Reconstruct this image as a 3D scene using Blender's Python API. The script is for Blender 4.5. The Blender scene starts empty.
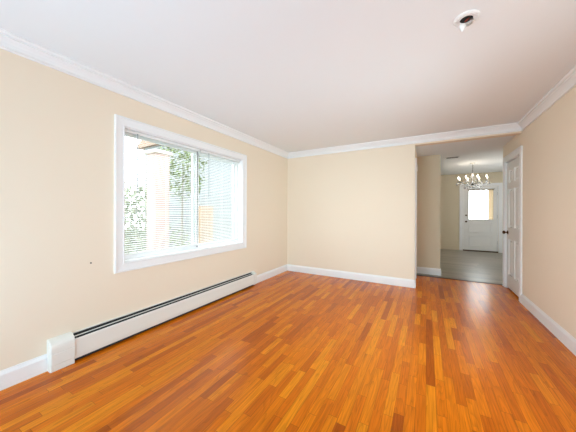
import bpy, bmesh, math, random
from mathutils import Vector, Matrix
random.seed(7)
S = bpy.context.scene
COL = S.collection
R = math.radians

# ------------------------------------------------------------------ camera
F_PX, YAW, EYE, ROLL = 245.44, 29.456, 1.2258, .0034
cd = bpy.data.cameras.new('camera'); cam = bpy.data.objects.new('camera', cd); COL.objects.link(cam)
cam.matrix_world = Matrix.Translation((0, 0, EYE)) @ Matrix.Rotation(R(YAW), 4, 'Z') @ Matrix.Rotation(R(90), 4, 'X') @ Matrix.Rotation(ROLL, 4, 'Z')
cd.sensor_width = 36; cd.lens = F_PX / 576 * 36; cd.shift_y = -4.27 / 576; cd.clip_start = .02
S.camera = cam
# ------------------------------------------------------------------ world, lights, exposure
S.view_settings.view_transform = 'Standard'; S.view_settings.look = 'None'
S.view_settings.gamma = 1; S.view_settings.use_curve_mapping = False
S.view_settings.exposure = 0.0
P_REAR, P_SIDE, P_UP, P_KIT = 80, 22, 58, 2.5
C_REAR, C_SIDE, C_UP, C_KIT = (.66, .92, .99), (.64, .89, .99), (.35, .715, .99), (1, .97, .92)
SKY = 6.0; P_CH = 5; BULB = 14
W = bpy.data.worlds.new('overcast_sky'); S.world = W; W.use_nodes = True
W.node_tree.nodes['Background'].inputs[0].default_value = (.93, .97, 1, 1)
W.node_tree.nodes['Background'].inputs[1].default_value = SKY
S.cycles.use_denoising = True
S.cycles.max_bounces = 10; S.cycles.diffuse_bounces = 6; S.cycles.transparent_max_bounces = 24
S.cycles.sample_clamp_indirect = 8

def area(name, loc, direction, sx, sy, power, col=(1, 1, 1)):
    l = bpy.data.lights.new(name, 'AREA'); l.shape = 'RECTANGLE'; l.size = sx; l.size_y = sy
    l.energy = power; l.color = col
    o = bpy.data.objects.new(name, l); COL.objects.link(o); o.location = loc
    o.rotation_euler = Vector(direction).to_track_quat('-Z', 'Y').to_euler()
    return o
area('rear_fill', (-1.5, -4.68, 1.6), (.25, 1, .1), 1.8, 1.1, P_REAR, C_REAR)  # added fill lamp at an unseen rear opening, lights the room
area('side_fill', (1.22, 1.75, 1.1), (-1, .65, -.02), 1.0, .9, P_SIDE, C_SIDE).data.spread = R(105)  # added fill lamp in the right wall out of view, lifts the far left
area('ceiling_fill', (-1.2, -.8, .45), (.3, .9, .75), 2.0, 1.1, P_UP, C_UP)  # added uplight behind the camera, no lamp stands here; evens the ceiling
area('kitchen_fill', (3.02, 7.6, 1.5), (-1, 0, 0), 1.4, 1.2, P_KIT, C_KIT)  # added fill lamp at an unseen opening on the kitchen's right

# ------------------------------------------------------------------ materials
def nt(name):
    m = bpy.data.materials.new(name); m.use_nodes = True
    t = m.node_tree; return m, t, t.nodes['Principled BSDF']
def N(t, kind, **kw):
    n = t.nodes.new(kind)
    for k, v in kw.items(): setattr(n, k, v)
    return n
def math_(t, op, a, b=None, c=None):
    n = t.nodes.new('ShaderNodeMath'); n.operation = op
    for i, v in enumerate((a, b, c)):
        if v is None: continue
        if isinstance(v, (int, float)): n.inputs[i].default_value = v
        else: t.links.new(v, n.inputs[i])
    return n.outputs[0]
def mix(t, fac, a, b, blend='MIX'):
    n = t.nodes.new('ShaderNodeMix'); n.data_type = 'RGBA'; n.blend_type = blend
    for s, v in ((n.inputs[0], fac), (n.inputs[6], a), (n.inputs[7], b)):
        if isinstance(v, (int, float)): s.default_value = v
        elif isinstance(v, tuple): s.default_value = (*v, 1)
        else: t.links.new(v, s)
    return n.outputs[2]
def simple(name, col, rough=.5, metal=0, var=.04, scale=9, bump=0, bscale=200, coat=0):
    m, t, b = nt(name)
    tc = N(t, 'ShaderNodeTexCoord'); no = N(t, 'ShaderNodeTexNoise'); no.inputs['Scale'].default_value = scale
    t.links.new(tc.outputs['Object'], no.inputs['Vector'])
    t.links.new(mix(t, no.outputs['Fac'], tuple(c * (1 - var) for c in col), tuple(min(1, c * (1 + var)) for c in col)), b.inputs['Base Color'])
    b.inputs['Roughness'].default_value = rough; b.inputs['Metallic'].default_value = metal
    b.inputs['Coat Weight'].default_value = coat
    if bump:
        n2 = N(t, 'ShaderNodeTexNoise'); n2.inputs['Scale'].default_value = bscale
        t.links.new(tc.outputs['Object'], n2.inputs['Vector'])
        bp = N(t, 'ShaderNodeBump'); bp.inputs['Strength'].default_value = bump; bp.inputs['Distance'].default_value = .002
        t.links.new(n2.outputs['Fac'], bp.inputs['Height']); t.links.new(bp.outputs[0], b.inputs['Normal'])
    return m
def emit(name, col, strength):
    m, t, b = nt(name); b.inputs['Base Color'].default_value = (*col, 1)
    b.inputs['Emission Color'].default_value = (*col, 1); b.inputs['Emission Strength'].default_value = strength
    return m

def plank_mat(name, w, lmin, lmax, ramp, along, rough, gap_dark, grain, spec=.5, tint=(1, 1, 1)):
    m, t, b = nt(name); L = t.links.new
    b.inputs['Specular IOR Level'].default_value = spec
    b.inputs['Specular Tint'].default_value = (*tint, 1)
    tc = N(t, 'ShaderNodeTexCoord'); sp = N(t, 'ShaderNodeSeparateXYZ'); L(tc.outputs['Object'], sp.inputs[0])
    a, c = (sp.outputs[1], sp.outputs[0]) if along == 'Y' else (sp.outputs[0], sp.outputs[1])
    u = math_(t, 'DIVIDE', c, w); row = math_(t, 'FLOOR', u); fu = math_(t, 'FRACT', u)
    wn = N(t, 'ShaderNodeTexWhiteNoise', noise_dimensions='1D'); L(row, wn.inputs['W'])
    wn2 = N(t, 'ShaderNodeTexWhiteNoise', noise_dimensions='1D'); L(math_(t, 'ADD', row, 71.3), wn2.inputs['W'])
    ln = math_(t, 'MULTIPLY_ADD', wn.outputs[0], lmax - lmin, lmin)
    v = math_(t, 'ADD', math_(t, 'DIVIDE', a, ln), math_(t, 'MULTIPLY', wn2.outputs[0], 37.7))
    bid = math_(t, 'FLOOR', v); fv = math_(t, 'FRACT', v)
    cv = N(t, 'ShaderNodeCombineXYZ'); L(row, cv.inputs[0]); L(bid, cv.inputs[1])
    wb = N(t, 'ShaderNodeTexWhiteNoise', noise_dimensions='2D'); L(cv.outputs[0], wb.inputs['Vector'])
    cr = N(t, 'ShaderNodeValToRGB'); e = cr.color_ramp.elements
    e[0].position, e[0].color = ramp[0][0], (*ramp[0][1], 1); e[1].position, e[1].color = ramp[-1][0], (*ramp[-1][1], 1)
    for p, col in ramp[1:-1]:
        x = e.new(p); x.color = (*col, 1)
    L(wb.outputs['Value'], cr.inputs[0])
    # grain: stretched noise and distorted rings, shifted per board
    off = math_(t, 'MULTIPLY', wb.outputs['Value'], 53.0)
    gv = N(t, 'ShaderNodeCombineXYZ'); L(math_(t, 'MULTIPLY', a, 3.0), gv.inputs[1]); L(math_(t, 'MULTIPLY', c, 70.0), gv.inputs[0]); L(off, gv.inputs[2])
    g1 = N(t, 'ShaderNodeTexNoise'); g1.inputs['Scale'].default_value = 1.6; g1.inputs['Detail'].default_value = 5; L(gv.outputs[0], g1.inputs['Vector'])
    gw = N(t, 'ShaderNodeCombineXYZ'); L(math_(t, 'MULTIPLY', a, 1.3), gw.inputs[1]); L(math_(t, 'MULTIPLY', c, 16.0), gw.inputs[0]); L(off, gw.inputs[2])
    g2 = N(t, 'ShaderNodeTexNoise'); g2.inputs['Scale'].default_value = 1.0; g2.inputs['Detail'].default_value = 1; L(gw.outputs[0], g2.inputs['Vector'])
    ring = math_(t, 'FRACT', math_(t, 'MULTIPLY', g2.outputs['Fac'], 11.0))
    ring = math_(t, 'POWER', ring, 3.0)
    gl = math_(t, 'MULTIPLY_ADD', math_(t, 'SUBTRACT', g1.outputs['Fac'], .5), grain * 1.7, 1.0)
    gl = math_(t, 'SUBTRACT', gl, math_(t, 'MULTIPLY', ring, grain * .42))
    # joints
    def edge(f, width):
        return math_(t, 'LESS_THAN', math_(t, 'MINIMUM', f, math_(t, 'SUBTRACT', 1.0, f)), width)
    e1 = edge(fu, .0007 / w)
    e2 = math_(t, 'LESS_THAN', math_(t, 'MULTIPLY', math_(t, 'MINIMUM', fv, math_(t, 'SUBTRACT', 1.0, fv)), ln), .0009)
    ed = math_(t, 'MAXIMUM', e1, e2)
    gl = math_(t, 'MULTIPLY', gl, math_(t, 'SUBTRACT', 1.0, math_(t, 'MULTIPLY', ed, gap_dark)))
    hv = N(t, 'ShaderNodeCombineXYZ')
    for i in range(3): L(gl, hv.inputs[i])
    L(mix(t, 1.0, cr.outputs[0], hv.outputs[0], 'MULTIPLY'), b.inputs['Base Color'])
    L(math_(t, 'MULTIPLY_ADD', g1.outputs['Fac'], .12, rough - .06), b.inputs['Roughness'])
    bp = N(t, 'ShaderNodeBump'); bp.inputs['Strength'].default_value = .25; bp.inputs['Distance'].default_value = .0012
    L(math_(t, 'MULTIPLY_ADD', ed, -.9, math_(t, 'MULTIPLY', g1.outputs['Fac'], .35)), bp.inputs['Height'])
    L(bp.outputs[0], b.inputs['Normal'])
    return m

M = {}
M['oak'] = plank_mat('oak_strip_floor', .057, .28, .85,
    [(0, (.38, .073, .003)), (.10, (.52, .113, .003)), (.45, (.64, .152, .003)), (.8, (.69, .182, .004)), (1, (.78, .25, .008))], 'Y', .23, .62, .52, .3, (1, .6, .2))
M['vinyl'] = plank_mat('grey_plank_floor', .15, .9, 1.3,
    [(0, (.20, .175, .135)), (.5, (.26, .23, .18)), (1, (.33, .29, .235))], 'X', .3, .5, .45)
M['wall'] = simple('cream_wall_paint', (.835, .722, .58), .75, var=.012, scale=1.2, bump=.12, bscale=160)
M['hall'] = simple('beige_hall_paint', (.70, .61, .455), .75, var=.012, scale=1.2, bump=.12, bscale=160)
M['ceil'] = simple('white_ceiling_paint', (.83, .85, .865), .85, var=.01, scale=1.5, bump=.1, bscale=120)
M['trim'] = simple('white_gloss_trim', (.86, .86, .865), .35, var=.008, scale=3)
M['door'] = simple('white_door_paint', (.80, .785, .76), .35, var=.008, scale=3)
M['heater'] = simple('cream_enamel', (.80, .79, .74), .35, var=.01, scale=3)
M['dark'] = simple('recess_shade', (.018, .018, .018), .7)  # near-black for the shade inside heater, ceiling box and vent duct
M['fin'] = simple('grey_fins', (.10, .10, .095), .5, .4)
M['vinylframe'] = simple('white_vinyl', (.84, .85, .86), .35, var=.008)
M['gasket'] = simple('grey_gasket', (.28, .29, .30), .55)
M['slat'] = simple('white_slat', (.83, .84, .84), .4, var=.01)
M['bronze'] = simple('dark_bronze', (.10, .055, .03), .35, .9)
M['nickel'] = simple('steel', (.55, .54, .52), .3, 1)
M['black'] = simple('black_metal', (.02, .02, .02), .4, .5)
M['copper'] = simple('rusty_copper', (.22, .035, .02), .5, .3)
M['porcelain'] = simple('white_porcelain', (.86, .86, .85), .3, var=.01)
M['candle'] = simple('ivory_candle_sleeve', (.82, .78, .70), .5)
M['bulb'] = emit('lit_bulb', (1, .88, .7), BULB)
def sheer_mat():
    m = bpy.data.materials.new('sheer_curtain'); m.use_nodes = True; t = m.node_tree; t.nodes.clear()
    o = N(t, 'ShaderNodeOutputMaterial'); m1 = N(t, 'ShaderNodeMixShader'); m2 = N(t, 'ShaderNodeMixShader')
    d = N(t, 'ShaderNodeBsdfDiffuse'); tl = N(t, 'ShaderNodeBsdfTranslucent'); tp = N(t, 'ShaderNodeBsdfTransparent')
    d.inputs[0].default_value = (.78, .70, .56, 1); tl.inputs[0].default_value = (.42, .34, .24, 1); tp.inputs[0].default_value = (.9, .8, .65, 1)
    m1.inputs[0].default_value = .6; m2.inputs[0].default_value = .3
    t.links.new(d.outputs[0], m1.inputs[1]); t.links.new(tl.outputs[0], m1.inputs[2])
    t.links.new(m1.outputs[0], m2.inputs[1]); t.links.new(tp.outputs[0], m2.inputs[2]); t.links.new(m2.outputs[0], o.inputs[0])
    return m
M['sheer'] = sheer_mat()
M['wand'] = simple('grey_plastic_wand', (.42, .44, .45), .3)
M['grass'] = simple('lawn', (.11, .13, .065), .9, var=.3, scale=6)
M['paving'] = simple('pale_paving', (.55, .53, .50), .85, var=.08)
M['leaf'] = simple('leaf', (.12, .17, .03), .6, var=.4, scale=14)
M['leafpale'] = simple('pale_leaf', (.30, .34, .24), .6, var=.35, scale=14)
M['bark'] = simple('bark', (.20, .18, .15), .9, var=.2)
M['tan'] = simple('tan_wood', (.36, .27, .19), .7, var=.1)
M['roof'] = simple('brown_roof', (.30, .20, .15), .8)
M['stucco'] = simple('pink_stucco', (.43, .335, .31), .9, var=.08, bump=.4, bscale=60)
def siding_mat():
    m, t, b = nt('pale_siding'); tc = N(t, 'ShaderNodeTexCoord'); sp = N(t, 'ShaderNodeSeparateXYZ')
    t.links.new(tc.outputs['Object'], sp.inputs[0])
    f = math_(t, 'LESS_THAN', math_(t, 'FRACT', math_(t, 'DIVIDE', sp.outputs[2], .14)), .1)
    t.links.new(mix(t, f, (.23, .25, .26), (.15, .165, .17)), b.inputs['Base Color']); b.inputs['Roughness'].default_value = .7
    return m
M['siding'] = siding_mat()
def glass_mat():
    m = bpy.data.materials.new('window_glass'); m.use_nodes = True; t = m.node_tree; t.nodes.clear()
    o = N(t, 'ShaderNodeOutputMaterial'); mx = N(t, 'ShaderNodeMixShader'); tr = N(t, 'ShaderNodeBsdfTransparent')
    gl = N(t, 'ShaderNodeBsdfGlossy'); gl.inputs['Roughness'].default_value = .02; fr = N(t, 'ShaderNodeFresnel'); fr.inputs[0].default_value = 1.35
    tr.inputs[0].default_value = (.95, .97, .965, 1)
    ge = N(t, 'ShaderNodeNewGeometry')
    t.links.new(math_(t, 'MULTIPLY', fr.outputs[0], math_(t, 'SUBTRACT', 1.0, ge.outputs['Backfacing'])), mx.inputs[0]); t.links.new(tr.outputs[0], mx.inputs[1]); t.links.new(gl.outputs[0], mx.inputs[2]); t.links.new(mx.outputs[0], o.inputs[0])
    return m
M['glass'] = glass_mat()
def crystal_mat():
    m, t, b = nt('crystal'); b.inputs['Base Color'].default_value = (.95, .95, .95, 1); b.inputs['Roughness'].default_value = .05
    b.inputs['Transmission Weight'].default_value = .7; b.inputs['IOR'].default_value = 1.5
    return m
M['crystal'] = crystal_mat()

# ------------------------------------------------------------------ mesh helpers
class MB:
    def __init__(s): s.v, s.f = [], []
    def add(s, vs, fs):
        o = len(s.v); s.v += [tuple(v) for v in vs]; s.f += [tuple(i + o for i in f) for f in fs]; return s
    def box(s, x0, x1, y0, y1, z0, z1):
        vs = [(x, y, z) for z in (z0, z1) for y in (y0, y1) for x in (x0, x1)]
        return s.add(vs, [(0, 2, 3, 1), (4, 5, 7, 6), (0, 1, 5, 4), (1, 3, 7, 5), (3, 2, 6, 7), (2, 0, 4, 6)])
    def loft(s, rings, caps=True, closed=True):
        n = len(rings[0]); vs = [v for r in rings for v in r]; fs = []
        for k in range(len(rings) - 1):
            for i in range(n if closed else n - 1):
                j = (i + 1) % n; fs.append((k * n + i, k * n + j, (k + 1) * n + j, (k + 1) * n + i))
        if caps and closed: fs += [tuple(range(n))[::-1], tuple((len(rings) - 1) * n + i for i in range(n))]
        return s.add(vs, fs)
    def sweep(s, prof, p0, p1, nrm, m0=0, m1=0):
        """profile (d,z) extruded p0->p1; nrm points into the room; m0/m1 mitre factors."""
        p0, p1, nrm = Vector(p0), Vector(p1), Vector(nrm); d = (p1 - p0).normalized()
        r0 = [p0 + nrm * a + d * (m0 * a) + Vector((0, 0, z)) for a, z in prof]
        r1 = [p1 + nrm * a - d * (m1 * a) + Vector((0, 0, z)) for a, z in prof]
        return s.loft([r0, r1])
    def lathe(s, prof, c, axis='Z', n=20):
        rings = []
        for r, h in prof:
            ring = []
            for i in range(n):
                a = 2 * math.pi * i / n; q = (r * math.cos(a), r * math.sin(a), h)
                if axis == 'X': q = (q[2], q[0], q[1])
                elif axis == '-X': q = (-q[2], q[1], q[0])
                elif axis == 'Y': q = (q[1], q[2], q[0])
                elif axis == '-Y': q = (q[0], -q[2], q[1])
                ring.append(Vector(c) + Vector(q))
            rings.append(ring)
        return s.loft(rings)
    def tube(s, pts, r, n=8):
        pts = [Vector(p) for p in pts]; rings = []
        for i, p in enumerate(pts):
            t = (pts[min(i + 1, len(pts) - 1)] - pts[max(i - 1, 0)]).normalized()
            up = Vector((0, 0, 1)) if abs(t.z) < .95 else Vector((1, 0, 0))
            a = t.cross(up).normalized(); b = a.cross(t)
            rr = r[i] if isinstance(r, (list, tuple)) else r
            rings.append([p + (a * math.cos(2 * math.pi * k / n) + b * math.sin(2 * math.pi * k / n)) * rr for k in range(n)])
        return s.loft(rings)
    def build(s, name, mat, parent=None, bevel=0, smooth=False, origin=None):
        me = bpy.data.meshes.new(name)
        o3 = Vector(origin) if origin else Vector((0, 0, 0))
        me.from_pydata([tuple(Vector(v) - o3) for v in s.v], [], s.f); me.update()
        bm = bmesh.new(); bm.from_mesh(me); bmesh.ops.recalc_face_normals(bm, faces=bm.faces[:]); bm.to_mesh(me); bm.free()
        me.materials.append(mat)
        o = bpy.data.objects.new(name, me); COL.objects.link(o); o.location = o3
        if smooth:
            for p in me.polygons: p.use_smooth = True
        if bevel:
            b = o.modifiers.new('bevel', 'BEVEL'); b.width = bevel; b.segments = 2; b.limit_method = 'ANGLE'; b.angle_limit = R(40)
        if parent:
            o.parent = parent
            w = parent.location.copy(); pp = parent.parent
            while pp: w += pp.location; pp = pp.parent
            o.location = o3 - w
        return o
def struct(o): o['kind'] = 'structure'; return o
def tag(o, label, cat, group=None, kind=None):
    o['label'] = label; o['category'] = cat
    if group: o['group'] = group
    if kind: o['kind'] = kind
    return o
def empty(name, loc):
    o = bpy.data.objects.new(name, None); COL.objects.link(o); o.location = loc; o.empty_display_size = .1; return o
bpy.context.view_layer.update()

# ------------------------------------------------------------------ dimensions
H = 2.44; XL, XR, YB, YR = -2.538, 1.130, 4.467, -4.6
XJ, YA, XA, HA = -.168, 5.593, .233, 2.345
WT = .12; KX0, KX1, KY1, KH = -1.3, 2.9, 9.65, 2.46; YT = 5.41
HB = 2.314                                   # underside of the header

def wall_x(name, x0, x1, y0, y1, z0, z1, holes, mat):
    """wall in the YZ plane with holes (ya,yb,za,zb)"""
    m = MB(); ys = sorted({y0, y1, *[h[0] for h in holes], *[h[1] for h in holes]})
    for a, b in zip(ys, ys[1:]):
        hs = [h for h in holes if h[0] <= a and h[1] >= b]
        if not hs: m.box(x0, x1, a, b, z0, z1)
        else:
            h = hs[0]
            if h[2] > z0: m.box(x0, x1, a, b, z0, h[2])
            if h[3] < z1: m.box(x0, x1, a, b, h[3], z1)
    return struct(m.build(name, mat))
def wall_y(name, y0, y1, x0, x1, z0, z1, holes, mat):
    m = MB(); xs = sorted({x0, x1, *[h[0] for h in holes], *[h[1] for h in holes]})
    for a, b in zip(xs, xs[1:]):
        hs = [h for h in holes if h[0] <= a and h[1] >= b]
        if not hs: m.box(a, b, y0, y1, z0, z1)
        else:
            h = hs[0]
            if h[2] > z0: m.box(a, b, y0, y1, z0, h[2])
            if h[3] < z1: m.box(a, b, y0, y1, h[3], z1)
    return struct(m.build(name, mat))

WY0, WY1, WZ0, WZ1 = 1.276, 3.026, .727, 2.046     # window opening
DY0, DY1, DZ = 4.54, 5.272, 2.052                  # closet door opening (right wall)
FX0, FX1, FZ = 1.018, 1.900, 2.03                   # far door opening

struct(MB().box(XL - .2, XR + .2, YR - .2, YT, -.1, 0).build('floor', M['oak']))
struct(MB().box(KX0 - .2, KX1 + .2, YT, KY1 + .2, -.1, -.001).build('floor_kitchen', M['vinyl']))
wall_x('wall_left', XL - .18, XL, YR - .2, YB + WT, 0, H, [(WY0, WY1, WZ0, WZ1)], M['wall'])
wall_y('wall_back', YB, YB + WT, XL, XR, 0, H, [(XJ, XR, 0, HB)], M['wall'])
wall_x('wall_right', XR, XR + WT, YR - .2, YT + .02, 0, H, [(1.3, 2.2, .65, 1.55), (DY0, DY1, 0, DZ)], M['wall'])  # first hole is added out of view to let light in
wall_y('wall_rear', YR - WT, YR, XL, XR, 0, H, [(-2.35, -.65, 1.1, 2.2)], M['wall'])  # opening added behind the camera for the fill light
struct(MB().box(XL - .2, XR + WT, YR - .2, YB + WT, H, H + .12).build('ceiling', M['ceil']))
# passage beyond the opening
struct(MB().box(XJ - WT, XJ, YB + WT, YA, 0, HA).build('wall_passage', M['wall']))
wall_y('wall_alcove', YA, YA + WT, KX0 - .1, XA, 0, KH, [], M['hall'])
struct(MB().box(XJ - WT, XR + WT, YB + WT, YA + WT, HA, KH).build('ceiling_passage', M['ceil']))
# kitchen
struct(MB().box(KX0 - .2, KX1 + .2, YA + WT, KY1 + .2, KH, KH + .1).build('ceiling_kitchen', M['ceil']))
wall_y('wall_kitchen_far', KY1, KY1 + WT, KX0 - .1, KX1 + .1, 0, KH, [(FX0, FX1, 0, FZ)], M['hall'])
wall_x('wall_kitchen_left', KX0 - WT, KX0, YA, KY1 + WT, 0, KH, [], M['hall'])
wall_x('wall_kitchen_right', KX1, KX1 + WT, YT - .1, KY1 + WT, 0, KH, [(6.9, 8.3, .9, 2.1)], M['hall'])  # unseen opening added to light the kitchen
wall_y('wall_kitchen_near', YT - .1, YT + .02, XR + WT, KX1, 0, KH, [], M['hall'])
struct(MB().box(XR + WT, XR + 1.0, YA - 1.3, YT - .1, HA, KH).box(XR + WT, KX1, YT - .1, YA + WT, KH, KH + .1).build('ceiling_closet', M['ceil']))
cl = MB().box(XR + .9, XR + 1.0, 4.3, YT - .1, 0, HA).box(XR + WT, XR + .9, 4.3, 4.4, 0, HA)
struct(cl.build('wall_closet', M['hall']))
struct(MB().box(XR + .2, XR + 1.0, 4.3, YT - .1, -.1, 0).build('floor_closet', M['oak']))

# ------------------------------------------------------------------ trim
crown = [(0, -.106), (.017, -.106), (.020, -.100), (.018, -.094), (.009, -.089), (.011, -.080), (.020, -.062), (.034, -.044), (.047, -.034), (.046, -.026), (.063, -.021), (.067, -.012), (.066, 0), (0, 0)]
struct(MB().sweep(crown, (XL, YR, H), (XL, YB, H), (1, 0, 0), 1, 1).build('trim_1', M['trim']))
struct(MB().sweep(crown, (XL, YB, H), (XR, YB, H), (0, -1, 0), 1, 1).build('trim_2', M['trim']))
struct(MB().sweep(crown, (XR, YB, H), (XR, YR, H), (-1, 0, 0), 1, 1).build('trim_3', M['trim']))
base = [(0, 0), (.016, 0), (.016, .102), (.013, .108), (.011, .115), (.007, .121), (.005, .130), (0, .130)]
HY0, HY1 = .732, 3.315                              # heater ends
bl = MB().sweep(base, (XL, YR, 0), (XL, HY0, 0), (1, 0, 0), 1, 0).sweep(base, (XL, HY1, 0), (XL, YB, 0), (1, 0, 0), 0, 1)
struct(bl.build('baseboard_left', M['trim']))
bb = MB().sweep(base, (XL, YB, 0), (XJ, YB, 0), (0, -1, 0), 1, -1).sweep(base, (XJ, YB, 0), (XJ, YB + WT, 0), (1, 0, 0), -1, 0)
struct(bb.build('baseboard_back', M['trim']))
struct(MB().sweep(base, (XR, DY0 - .084, 0), (XR, YR, 0), (-1, 0, 0), 0, 1).build('baseboard_right', M['trim']))
ba = MB().sweep(base, (XJ, YA, 0), (XA, YA, 0), (0, -1, 0), 0, -1).sweep(base, (XA, YA, 0), (XA, YA + WT, 0), (1, 0, 0), -1, 0)
struct(ba.build('baseboard_alcove', M['trim']))
# casing on the passage's left side, seen edge on
struct(MB().box(XJ, XJ + .022, YB + WT - .03, YB + WT + .07, .13, 2.12).box(XJ, XJ + .014, YB + WT + .07, YA - .1, 2.03, 2.12).build('trim_4', M['trim'], bevel=.003))
# wood threshold between oak and grey planks
struct(MB().loft([[(x, YT - .035, 0), (x, YT - .025, .008), (x, YT + .02, .008), (x, YT + .03, 0)] for x in (XA - .5, XR)]).build('trim_5', M['bronze']))

# ------------------------------------------------------------------ left wall window
w1 = struct(empty('window_1', (XL, (WY0 + WY1) / 2, WZ0)))
CW = .086
def frame_x(m, x0, x1, y0, y1, z0, z1, w, wb=None, wt=None):
    wb = w if wb is None else wb; wt = w if wt is None else wt
    m.box(x0, x1, y0, y0 + w, z0, z1); m.box(x0, x1, y1 - w, y1, z0, z1)
    m.box(x0, x1, y0 + w, y1 - w, z0, z0 + wb); m.box(x0, x1, y0 + w, y1 - w, z1 - wt, z1); return m
# mitred flat casing with a raised outer bead
def mitred(m, prof, y0, y1, z0, z1, x):
    """prof: (inward offset from the outer edge, depth)"""
    rings = []
    for k in range(4):
        ring = []
        for a, d in prof:
            yy = (y0 + a) if k in (0, 3) else (y1 - a); zz = (z0 + a) if k in (0, 1) else (z1 - a)
            ring.append((x + d, yy, zz))
        rings.append(ring)
    n = len(prof); vs = [v for r in rings for v in r]; fs = []
    for k in range(4):
        for i in range(n):
            j = (i + 1) % n; l = (k + 1) % 4
            fs.append((k * n + i, k * n + j, l * n + j, l * n + i))
    return m.add(vs, fs)
cas = [(0, 0), (0, .020), (.012, .022), (.016, .016), (.074, .013), (.078, .017), (CW, .015), (CW, 0)]
mitred(MB(), cas, WY0 - CW + .004, WY1 + CW - .004, WZ0 - CW + .004, WZ1 + CW - .004, XL).build('window_casing', M['trim'], w1)
frame_x(MB(), XL - .10, XL, WY0, WY1, WZ0, WZ1, .012).build('window_jamb', M['trim'], w1)
fr = frame_x(MB(), XL - .175, XL - .085, WY0 + .012, WY1 - .012, WZ0 + .012, WZ1 - .012, .018).build('window_frame', M['vinylframe'], w1, bevel=.003)
YM = 2.222
def sash(y0, y1, x0, x1):
    s_ = frame_x(MB(), x0, x1, y0, y1, WZ0 + .030, WZ1 - .030, .03).build('sash', M['vinylframe'], w1, bevel=.003)
    MB().box((x0 + x1) / 2 - .002, (x0 + x1) / 2 + .002, y0 + .03, y1 - .03, WZ0 + .06, WZ1 - .06).build('glass_pane', M['glass'], s_)
sash(WY0 + .030, YM + .03, XL - .125, XL - .095)
sash(YM - .03, WY1 - .030, XL - .165, XL - .135)
MB().box(XL - .094, XL - .082, YM - .007, YM + .007, WZ0 + .030, WZ1 - .014).build('meeting_stile', M['gasket'], w1)

def blind(name, y0, y1, label, ztop=WZ1 - .014, zb=WZ0 + .06):
    xc = XL - .045
    r = tag(empty(name, (xc, (y0 + y1) / 2, zb)), label, 'window blind', 'mini blinds in the left wall window')
    MB().box(xc - .013, xc + .013, y0, y1, ztop - .028, ztop).build('headrail', M['slat'], r, bevel=.002)
    m = MB(); z = zb + .022; tilt = R(-14)
    while z < ztop - .04:
        pts = []
        for k in range(4):
            u = (k / 3 - .5) * .025; b = .0022 * (1 - (2 * (k / 3 - .5)) ** 2)
            pts.append((u * math.cos(tilt) - b * math.sin(tilt), u * math.sin(tilt) + b))
        prof = pts + [(a, c - .0006) for a, c in reversed(pts)]
        m.loft([[(xc + a, y, z + c) for a, c in prof] for y in (y0 + .004, y1 - .004)])
        z += .0215
    m.build('slats', M['slat'], r)
    MB().box(xc - .012, xc + .012, y0 + .002, y1 - .002, zb, zb + .012).build('bottom_rail', M['slat'], r, bevel=.003)
    for f in (.14, .5, .86):
        y = y0 + (y1 - y0) * f
        c = MB()
        for dx in (-.0125, .0125): c.box(xc + dx - .0006, xc + dx + .0006, y - .0008, y + .0008, zb + .01, ztop - .02)
        c.build('ladder_cord', M['slat'], r)
    wy = y0 + .128
    MB().tube([(xc + .022, wy, ztop - .02), (xc + .024, wy, ztop - .05), (xc + .024, wy + .002, ztop - .62)], .005, 6).build('tilt_wand', M['wand'], r)
    return r
blind('venetian_blind', WY0 + .016, YM - .008, 'white mini blind filling the left half of the wide wall window')
blind('venetian_blind', YM + .008, WY1 - .016, 'white mini blind filling the right half of the wide wall window')

# ------------------------------------------------------------------ six panel closet door in the right wall
d1 = struct(empty('door_1', (XR, (DY0 + DY1) / 2, 0)))
g = .018; sx = XR + .012                                            # door face just inside the wall plane
jm = MB().box(XR - .002, XR + WT, DY0, DY0 + g, 0, DZ).box(XR - .002, XR + WT, DY1 - g, DY1, 0, DZ).box(XR - .002, XR + WT, DY0 + g, DY1 - g, DZ - g, DZ)
jm.build('door_jamb', M['trim'], d1)
cw = .09
dc = [(0, 0), (0, .018), (.014, .020), (.02, .015), (.07, .012), (.078, .015), (.084, .010), (cw, .010), (cw, 0)]
def casing3(m, prof, y0, y1, z1, x, sg):
    """three-sided mitred casing on an X wall; y0..y1,z1 outer edges; sg = outward sign"""
    r = [[(x + sg * d, y0 + a, 0) for a, d in prof], [(x + sg * d, y0 + a, z1 - a) for a, d in prof],
         [(x + sg * d, y1 - a, z1 - a) for a, d in prof], [(x + sg * d, y1 - a, 0) for a, d in prof]]
    return m.loft(r)
casing3(MB(), dc, DY0 - cw + .006, DY1 + cw - .006, DZ + cw - .006, XR, -1).build('door_casing', M['trim'], d1)
A0, A1, B0, B1 = DY0 + g + .003, DY1 - g - .003, .026, DZ - g - .009
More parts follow.
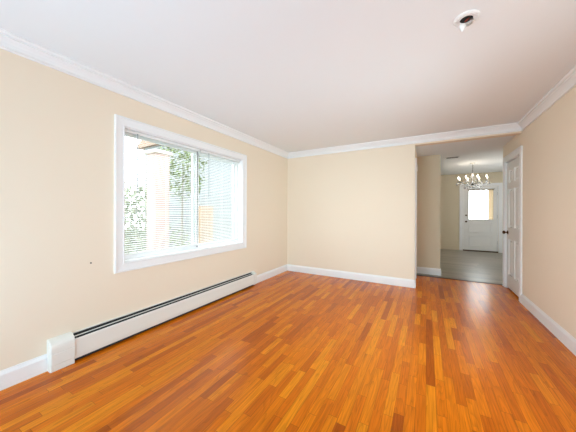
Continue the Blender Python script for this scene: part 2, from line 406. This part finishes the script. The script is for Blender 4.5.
def panel_door(parent, u0, u1, z0, z1, P, depth, rows, stile, mull, mat, name='door_leaf'):
    """P(u, d, z) -> point, d = depth out of the face; rows = list of (z0,z1)"""
    leaf = MB()
    def bx(m, a0, a1, c0, c1, e0, e1):
        vs = [P(u, d, z) for z in (c0, c1) for d in (e0, e1) for u in (a0, a1)]
        m.add(vs, [(0, 2, 3, 1), (4, 5, 7, 6), (0, 1, 5, 4), (1, 3, 7, 5), (3, 2, 6, 7), (2, 0, 4, 6)])
    cols = [(u0 + stile, (u0 + u1 - mull) / 2), ((u0 + u1 + mull) / 2, u1 - stile)] if mull else [(u0 + stile, u1 - stile)]
    bx(leaf, u0, u0 + stile, z0, z1, -depth, 0); bx(leaf, u1 - stile, u1, z0, z1, -depth, 0)
    if mull: bx(leaf, cols[0][1], cols[1][0], z0, z1, -depth, 0)
    for ca, cb in cols:
        ze = z0
        for ra, rb in rows:
            bx(leaf, ca, cb, ze, ra, -depth, 0); ze = rb
        bx(leaf, ca, cb, ze, z1, -depth, 0)
    o = leaf.build(name, mat, parent)
    for ra, rb in rows:
        for ca, cb in cols:
            m = MB(); rings = []
            for ins, d in ((0, 0), (.006, -.015), (.018, -.017), (.042, -.004), (.05, -.004)):
                rings.append([P(ca + ins, d, ra + ins), P(cb - ins, d, ra + ins), P(cb - ins, d, rb - ins), P(ca + ins, d, rb - ins)])
            rings.insert(0, [P(ca, -depth + .002, ra), P(cb, -depth + .002, ra), P(cb, -depth + .002, rb), P(ca, -depth + .002, rb)])
            m.loft(rings); m.build('door_panel', mat, o)
    return o
leaf = panel_door(d1, A0, A1, B0, B1, lambda u, d, z: (sx - d, u, z), .035,
                  [(.235, .80), (.99, 1.60), (1.70, 1.90)], .105, .085, M['door'])
kn = MB().lathe([(.001, 0), (.030, 0), (.030, .006), (.022, .010), (.010, .014), (.010, .030), (.020, .036), (.027, .046), (.027, .056), (.020, .066), (.001, .069)], (sx, A1 - .062, .905), '-X', 20)
kn.build('door_knob', M['bronze'], leaf, smooth=True)['label'] = 'dark bronze round knob'
for z in (.25, 1.15, 1.83):
    MB().lathe([(.006, 0), (.006, .085)], (XR - .006, DY0 + g, z), 'Z', 10).build('hinge', M['trim'], leaf)

# ------------------------------------------------------------------ far half-glass door
d2 = struct(empty('door_2', ((FX0 + FX1) / 2, KY1, 0)))
r = [[(FX0 - .095 + a, KY1 - d, 0) for a, d in dc], [(FX0 - .095 + a, KY1 - d, FZ + .10 - a) for a, d in dc],
     [(FX1 + .095 - a, KY1 - d, FZ + .10 - a) for a, d in dc], [(FX1 + .095 - a, KY1 - d, 0) for a, d in dc]]
MB().loft(r).build('door_casing', M['trim'], d2)
MB().box(FX0, FX0 + .015, KY1, KY1 + WT, 0, FZ).box(FX1 - .015, FX1, KY1, KY1 + WT, 0, FZ).box(FX0 + .015, FX1 - .015, KY1, KY1 + WT, FZ - .015, FZ).build('door_jamb', M['trim'], d2)
MB().box(FX0, FX1, KY1 - .01, KY1 + WT, -.001, .0305).build('door_sill', M['bronze'], d2, bevel=.003)
E0, E1, G0, G1 = FX0 + .02, FX1 - .02, .03, FZ - .02
GX0, GX1, GZ0, GZ1 = 1.165, 1.785, .995, 1.935
yf = KY1 + .02
lf = MB().box(E0, GX0, yf, yf + .045, G0, G1).box(GX1, E1, yf, yf + .045, G0, G1).box(GX0, GX1, yf, yf + .045, G0, GZ0).box(GX0, GX1, yf, yf + .045, GZ1, G1)
leaf2 = lf.build('door_leaf', M['door'], d2)
gf = MB()
for a0, a1, c0, c1 in ((GX0 - .02, GX1 + .02, GZ0 - .02, GZ0 + .012), (GX0 - .02, GX1 + .02, GZ1 - .012, GZ1 + .02), (GX0 - .02, GX0 + .012, GZ0 + .012, GZ1 - .012), (GX1 - .012, GX1 + .02, GZ0 + .012, GZ1 - .012)):
    gf.box(a0, a1, yf - .012, yf, c0, c1)
gf.build('glazing_frame', M['door'], leaf2, bevel=.003)
MB().box(GX0, GX1, yf + .018, yf + .024, GZ0, GZ1).build('glass_pane', M['glass'], leaf2)
for za, zb in ((.14, .50), (.58, .90)):
    m = MB(); rings = []
    for ins, d in ((0, 0), (.012, .008), (.03, .008), (.05, .002)):
        rings.append([(E0 + .12 + ins, yf - d, za + ins), (E1 - .12 - ins, yf - d, za + ins), (E1 - .12 - ins, yf - d, zb - ins), (E0 + .12 + ins, yf - d, zb - ins)])
    m.loft(rings); m.build('door_panel', M['door'], leaf2)
MB().lathe([(.001, 0), (.028, 0), (.028, .006), (.011, .012), (.011, .03), (.026, .042), (.027, .055), (.018, .064), (.001, .066)], (E0 + .065, yf, .93), '-Y', 16).build('door_knob', M['bronze'], leaf2, smooth=True)
MB().lathe([(.001, 0), (.026, 0), (.026, .012), (.018, .016), (.001, .017)], (E0 + .065, yf, 1.13), '-Y', 16).build('deadbolt', M['bronze'], leaf2, smooth=True)
for z in (.25, 1.05, 1.75):
    MB().lathe([(.007, 0), (.007, .1)], (E1 + .004, yf - .006, z), 'Z', 8).build('hinge', M['nickel'], leaf2)

# sheer curtain with a ruffled valance over the far door's glass
def curtain_mesh(x0, x1, z0, z1, y, amp, waves, scallop=0):
    m = MB(); nx = 60; rows = 10; rings = []
    for j in range(rows + 1):
        ring = []
        for i in range(nx + 1):
            u = i / nx; x = x0 + (x1 - x0) * u; zb = z0 + scallop * abs(math.sin(u * math.pi * 5))
            z = z1 + (zb - z1) * j / rows
            ring.append((x, y - amp * (1 + math.sin(u * waves * 2 * math.pi)), z))
        rings.append(ring)
    m.loft(rings, caps=False, closed=False); return m
ct = tag(empty('curtain', ((GX0 + GX1) / 2, yf - .02, GZ0)), 'sheer beige curtain with ruffled valance on the far door glass', 'curtain')
MB().tube([(GX0 - .03, yf - .026, GZ1 + .012), (GX1 + .03, yf - .026, GZ1 + .012)], .006, 8).build('curtain_rod', M['bronze'], ct)
for nm, a in (('valance', (GX0 - .01, GX1 + .01, GZ1 - .03, GZ1 + .012, yf - .02, .005, 14, .02)), ('side_panel', (GX1 - .13, GX1 - .005, GZ0 + .01, GZ1, yf - .017, .005, 4))):
    o = curtain_mesh(*a).build(nm, M['sheer'], ct, smooth=True); s_ = o.modifiers.new('solid', 'SOLIDIFY'); s_.thickness = .001

# ------------------------------------------------------------------ baseboard heater
ht = tag(empty('baseboard_heater', (XL, (HY0 + HY1) / 2, 0)), 'long cream baseboard heater on left wall under the window', 'heater')
EC = .148                                                             # end cap lengths
ya, yb = HY0 + EC - .01, HY1 - .06
def hs(prof, name, mat, y0=ya, y1=yb, **k):
    return MB().sweep(prof, (XL, y0, 0), (XL, y1, 0), (1, 0, 0)).build(name, mat, ht, **k)
hs([(0, .03), (.006, .03), (.006, .212), (.014, .222), (.014, .226), (0, .226)], 'back_panel', M['heater'])
hs([(.058, .190), (.062, .192), (.068, .184), (.068, .060), (.064, .030), (.056, .026), (.056, .029), (.063, .040), (.063, .182)], 'front_cover', M['heater'])
hs([(.032, .203), (.039, .2), (.040, .2025), (.033, .2055)], 'damper', M['heater'])
hs([(.007, .14), (.062, .14), (.062, .172), (.012, .198), (.0105, .219), (.0065, .219)], 'fin_slot_shade', M['dark'])  # fins as a near-black fill, painting the shade in the top slots
hs([(.0065, .006), (.050, .006), (.053, .139), (.0065, .139)], 'fin_gap_shade', M['dark'])  # lower fins blackened to paint the shade below the cover
def cap(y0, y1):
    p = [(0, 0), (.070, 0), (.072, .004), (.072, .046), (.0785, .052), (.0785, .130), (.0755, .133), (.0755, .136), (.0785, .139), (.078, .175), (.074, .196), (.062, .212), (.040, .226), (.018, .235), (0, .237)]
    m = MB(); d = .006
    r0 = [(XL + a * (.93 if y0 < 1 else 1), y0, z * (.985 if z > .2 else 1)) for a, z in p]
    return m.loft([r0, [(XL + a, y0 + d, z) for a, z in p], [(XL + a, y1 - .002, z) for a, z in p], [(XL + a * .98, y1, z) for a, z in p]]).build('end_cap', M['heater'], ht)
cap(HY0, HY0 + EC); 
MB().loft([[(XL + a, y, z) for a, z in [(0, 0.02), (.066, .02), (.071, .05), (.071, .186), (.062, .197), (.02, .222), (0, .228)]] for y in (HY1 - .07, HY1)]).build('end_cap', M['heater'], ht)

# small nail left in the left wall
nl = tag(empty('wall_nail', (XL, 1.013, .776)), 'tiny dark nail head in the left wall beside the window', 'nail')
MB().lathe([(.001, -.01), (.0035, -.01), (.0035, .004), (.0065, .0045), (.0065, .007), (.001, .008)], (XL, 1.013, .776), 'X', 10).build('nail_head', M['black'], nl)

# ------------------------------------------------------------------ bare ceiling fixture
cx, cy = .213, 1.885
cf = tag(empty('ceiling_fixture', (cx, cy, H)), 'round white ceiling light fixture with open dark centre and loose socket', 'ceiling light')
pl = [(.034, 0), (.034, -.008), (.040, -.012), (.048, -.009), (.054, -.013), (.060, -.010), (.066, -.008), (.069, -.003), (.069, 0)]
m = MB(); n = 40
m.loft([[(cx + r_ * math.cos(2 * math.pi * i / n), cy + r_ * math.sin(2 * math.pi * i / n), H + z) for i in range(n)] for r_, z in pl], caps=False)
m.build('mounting_plate', M['porcelain'], cf, smooth=True)
m = MB().lathe([(.034, -.004), (.034, -.002), (.001, -.0015)], (cx, cy, H), 'Z', 30)
m.build('junction_box', M['dark'], cf)
bd = MB()
for i in range(18):
    a = 2 * math.pi * i / 18; bd.lathe([(.0005, -.0165), (.004, -.014), (.005, -.011), (.004, -.008)], (cx + .057 * math.cos(a), cy + .057 * math.sin(a), H), 'Z', 8)
bd.build('beaded_rim', M['porcelain'], cf, smooth=True)
MB().tube([(cx + .004, cy + .012, H - .004), (cx - .006, cy + .006, H - .016), (cx + .004, cy - .010, H - .014), (cx + .014, cy - .004, H - .005)], .005, 8).build('wire', M['copper'], cf, smooth=True)
MB().tube([(cx + .022, cy + .004, H - .004), (cx + .030, cy - .002, H - .022), (cx + .026, cy - .006, H - .042), (cx + .010, cy - .008, H - .052), (cx - .012, cy - .011, H - .048)], .0065, 8).build('bracket', M['nickel'], cf, smooth=True)
MB().lathe([(.006, .006), (.013, .002), (.018, -.004), (.019, -.010), (.016, -.018), (.006, -.034), (.001, -.040)], (cx - .022, cy - .014, H - .046), 'Z', 16).build('socket', M['porcelain'], cf, smooth=True)

# ------------------------------------------------------------------ kitchen: vent, chandelier
vt = tag(empty('ceiling_vent', (.50, 6.6, KH)), 'dark slotted air vent in the passage ceiling before the chandelier', 'vent')
frm = MB().box(.37, .63, 6.54, 6.56, KH - .008, KH).box(.37, .63, 6.68, 6.70, KH - .008, KH).box(.37, .39, 6.56, 6.68, KH - .008, KH).box(.61, .63, 6.56, 6.68, KH - .008, KH)
frm.build('vent_frame', M['trim'], vt)
MB().box(.39, .61, 6.56, 6.68, KH - .001, KH).build('duct_opening', M['dark'], vt)
for k in range(6):
    y = 6.57 + k * .02
    MB().loft([[(x, y, KH - .007), (x, y + .012, KH - .002), (x, y + .013, KH - .003), (x, y + .001, KH - .008)] for x in (.39, .61)]).build('louver', M['gasket'], vt)

CX, CY = 1.0, 7.61
ch = tag(empty('chandelier', (CX, CY, KH)), 'lit crystal chandelier with candle arms hanging before the far door', 'chandelier')
MB().lathe([(.001, 0), (.06, 0), (.055, -.012), (.03, -.022), (.012, -.03), (.001, -.03)], (CX, CY, KH), 'Z', 20).build('canopy', M['nickel'], ch, smooth=True)
chn = MB(); z = KH - .03; k = 0
while z > 2.20:
    pts = []
    for i in range(13):
        a = 2 * math.pi * i / 12; q = .009 * math.cos(a)
        pts.append((CX + (q if k % 2 else 0), CY + (0 if k % 2 else q), z - .014 + .016 * math.sin(a)))
    chn.tube(pts, .0025, 5); z -= .026; k += 1
chn.build('chain', M['bronze'], ch)
MB().lathe([(.001, 2.215), (.014, 2.21), (.008, 2.18), (.022, 2.15), (.028, 2.12), (.014, 2.09), (.012, 2.03), (.030, 1.99), (.045, 1.955), (.03, 1.92), (.012, 1.90), (.02, 1.88), (.012, 1.855), (.001, 1.85)], (CX, CY, 0), 'Z', 16).build('column', M['crystal'], ch, smooth=True)
MB().lathe([(.001, 1.905), (.055, 1.91), (.075, 1.93), (.06, 1.94), (.001, 1.94)], (CX, CY, 0), 'Z', 16).build('hub', M['black'], ch, smooth=True)
NA = 8
for i in range(NA):
    a = 2 * math.pi * i / NA + .2; ca, sa = math.cos(a), math.sin(a)
    P = lambda r_, z_: (CX + ca * r_, CY + sa * r_, z_)
    ar = MB().tube([P(.03, 1.95), P(.09, 1.915), P(.16, 1.895), P(.23, 1.91), P(.28, 1.95), P(.30, 1.985)], .0065, 6).build('arm', M['crystal'], ch, smooth=True)
    MB().lathe([(.001, 0), (.02, .001), (.040, .010), (.038, .012), (.012, .006), (.001, .006)], P(.30, 1.985), 'Z', 14).build('drip_pan', M['crystal'], ar, smooth=True)
    MB().lathe([(.011, 0), (.011, .075), (.001, .076)], P(.30, 1.991), 'Z', 10).build('candle_sleeve', M['candle'], ar)
    MB().lathe([(.006, 0), (.013, .012), (.015, .022), (.011, .038), (.004, .055), (.001, .060)], P(.30, 2.067), 'Z', 10).build('flame_bulb', M['bulb'], ar, smooth=True)
def drop(p, s):
    x, y, z = p
    return MB().lathe([(.0005, 0), (.004 * s, -.006 * s), (.002 * s, -.010 * s), (.008 * s, -.022 * s), (.009 * s, -.030 * s), (.0005, -.042 * s)], p, 'Z', 6)
for i in range(16):
    a = 2 * math.pi * i / 16; drop((CX + .335 * math.cos(a), CY + .335 * math.sin(a), 1.985), 1.7).build('crystal_drop', M['crystal'], ch)
for i in range(12):
    a = 2 * math.pi * i / 12; drop((CX + .17 * math.cos(a), CY + .17 * math.sin(a), 1.89), 1.7).build('crystal_drop', M['crystal'], ch)
for i in range(8):
    a = 2 * math.pi * i / 8; drop((CX + .07 * math.cos(a), CY + .07 * math.sin(a), 1.91), 1.8).build('crystal_drop', M['crystal'], ch)
for i in range(8):
    a = 2 * math.pi * i / 8 + .2
    sw = []; rad = []
    for k in range(25):
        u = k / 24; rr = .02 + .27 * u; sw.append((CX + rr * math.cos(a), CY + rr * math.sin(a), 2.14 - .16 * u - .05 * math.sin(math.pi * u)))
        rad.append(.008 if k % 3 == 1 else .0015)
    MB().tube(sw, rad, 6).build('crystal_swag', M['crystal'], ch)
pl_ = bpy.data.lights.new('chandelier_light', 'POINT'); pl_.energy = P_CH; pl_.color = (1, .86, .68); pl_.shadow_soft_size = .2
po = bpy.data.objects.new('chandelier_light', pl_); COL.objects.link(po); po.location = (CX, CY, 2.16)

# ------------------------------------------------------------------ outside
struct(MB().box(-22, XL - .2, -8, 18, -.52, -.45).build('ground', M['grass']))
struct(MB().box(-3, 8, KY1 + WT, 20, -.3, -.15).build('ground_porch', M['paving']))
pi_ = tag(empty('garden_pillar', (-4.65, 2.98, -.45)), 'pale pinkish square pillar outside behind the left blind', 'pillar')
MB().box(-4.8, -4.5, 2.84, 3.12, -.45, 2.35).build('pillar_shaft', M['stucco'], pi_)
MB().loft([[(-4.65 + sx_ * e, 2.98 + sy_ * e, z) for sx_, sy_ in ((-1, -1), (1, -1), (1, 1), (-1, 1))] for e, z in ((.19, 2.35), (.19, 2.39), (.15, 2.42))]).build('pillar_cap', M['paving'], pi_)
def leaves(c, rad, n, size, seed):
    rnd = random.Random(seed); m = MB()
    for _ in range(n):
        while True:
            p = Vector((rnd.uniform(-1, 1), rnd.uniform(-1, 1), rnd.uniform(-1, 1)))
            if .25 < p.length < 1: break
        p = Vector(c) + Vector((p.x * rad[0], p.y * rad[1], p.z * rad[2]))
        q = Matrix.Rotation(rnd.uniform(0, 6.28), 3, 'Z') @ Matrix.Rotation(rnd.uniform(-1, 1), 3, 'X')
        s = size * rnd.uniform(.6, 1.3)
        pts = [(0, 0, 0), (.3, .5, .06), (0, 1.2, 0), (-.3, .5, .06)]
        m.add([p + q @ (Vector(v) * s) for v in pts], [(0, 1, 2, 3)])
    return m
def tree(name, x, y, h, rad, n, size, mat, label, cat, seed, group=None):
    t_ = tag(empty(name, (x, y, -.45)), label, cat, group)
    MB().tube([(x, y, -.46), (x + .03, y - .02, h * .4), (x, y + .03, h)], [.035, .03, .015], 8).build('trunk', M['bark'], t_)
    leaves((x, y, h), rad, n, size, seed).build('foliage', mat, t_)
tree('leafy_tree', -6.0, 4.55, 2.5, (.75, .62, 1.0), 1100, .10, M['leaf'], 'green leafy tree outside between the pillar and window centre', 'tree', 1)
tree('shrub', -5.1, 3.7, .35, (.3, .3, .55), 350, .08, M['leaf'], 'low green shrub below the leafy tree outside the window', 'shrub', 2)
tree('shrub', -4.6, 2.3, .35, (.5, .35, .6), 300, .08, M['leafpale'], 'small pale shrub outside low at the far left window edge', 'shrub', 3)
tree('hedge_bush', -8.6, 4.75, .9, (.9, .9, 1.5), 1800, .16, M['leafpale'], 'tall pale bush outside just left of the pinkish pillar', 'bush', 4)
bx = tag(empty('fence_panel', (-4.6, 4.15, -.45)), 'tan wooden fence panel outside behind the right blind', 'fence')
for k in range(4):
    MB().box(-4.62, -4.59, 3.945 + k * .107, 3.945 + k * .107 + .1, -.45, 1.35).build('board', M['tan'], bx)
for z in (.3, 1.0): MB().box(-4.66, -4.62, 3.945, 4.366, z, z + .09).build('rail', M['tan'], bx)
hs_ = tag(empty('neighbor_house', (-10.5, 13, -.45)), 'pale sided house outside beyond the window', 'house')
MB().box(-12, -9, 7.0, 19, -.45, 4.3).build('siding_wall', M['siding'], hs_)
MB().loft([[(-12.4, y, 4.3), (-8.6, y, 4.3), (-10.5, y, 5.8)] for y in (6.8, 19.2)]).build('roof', M['roof'], hs_)
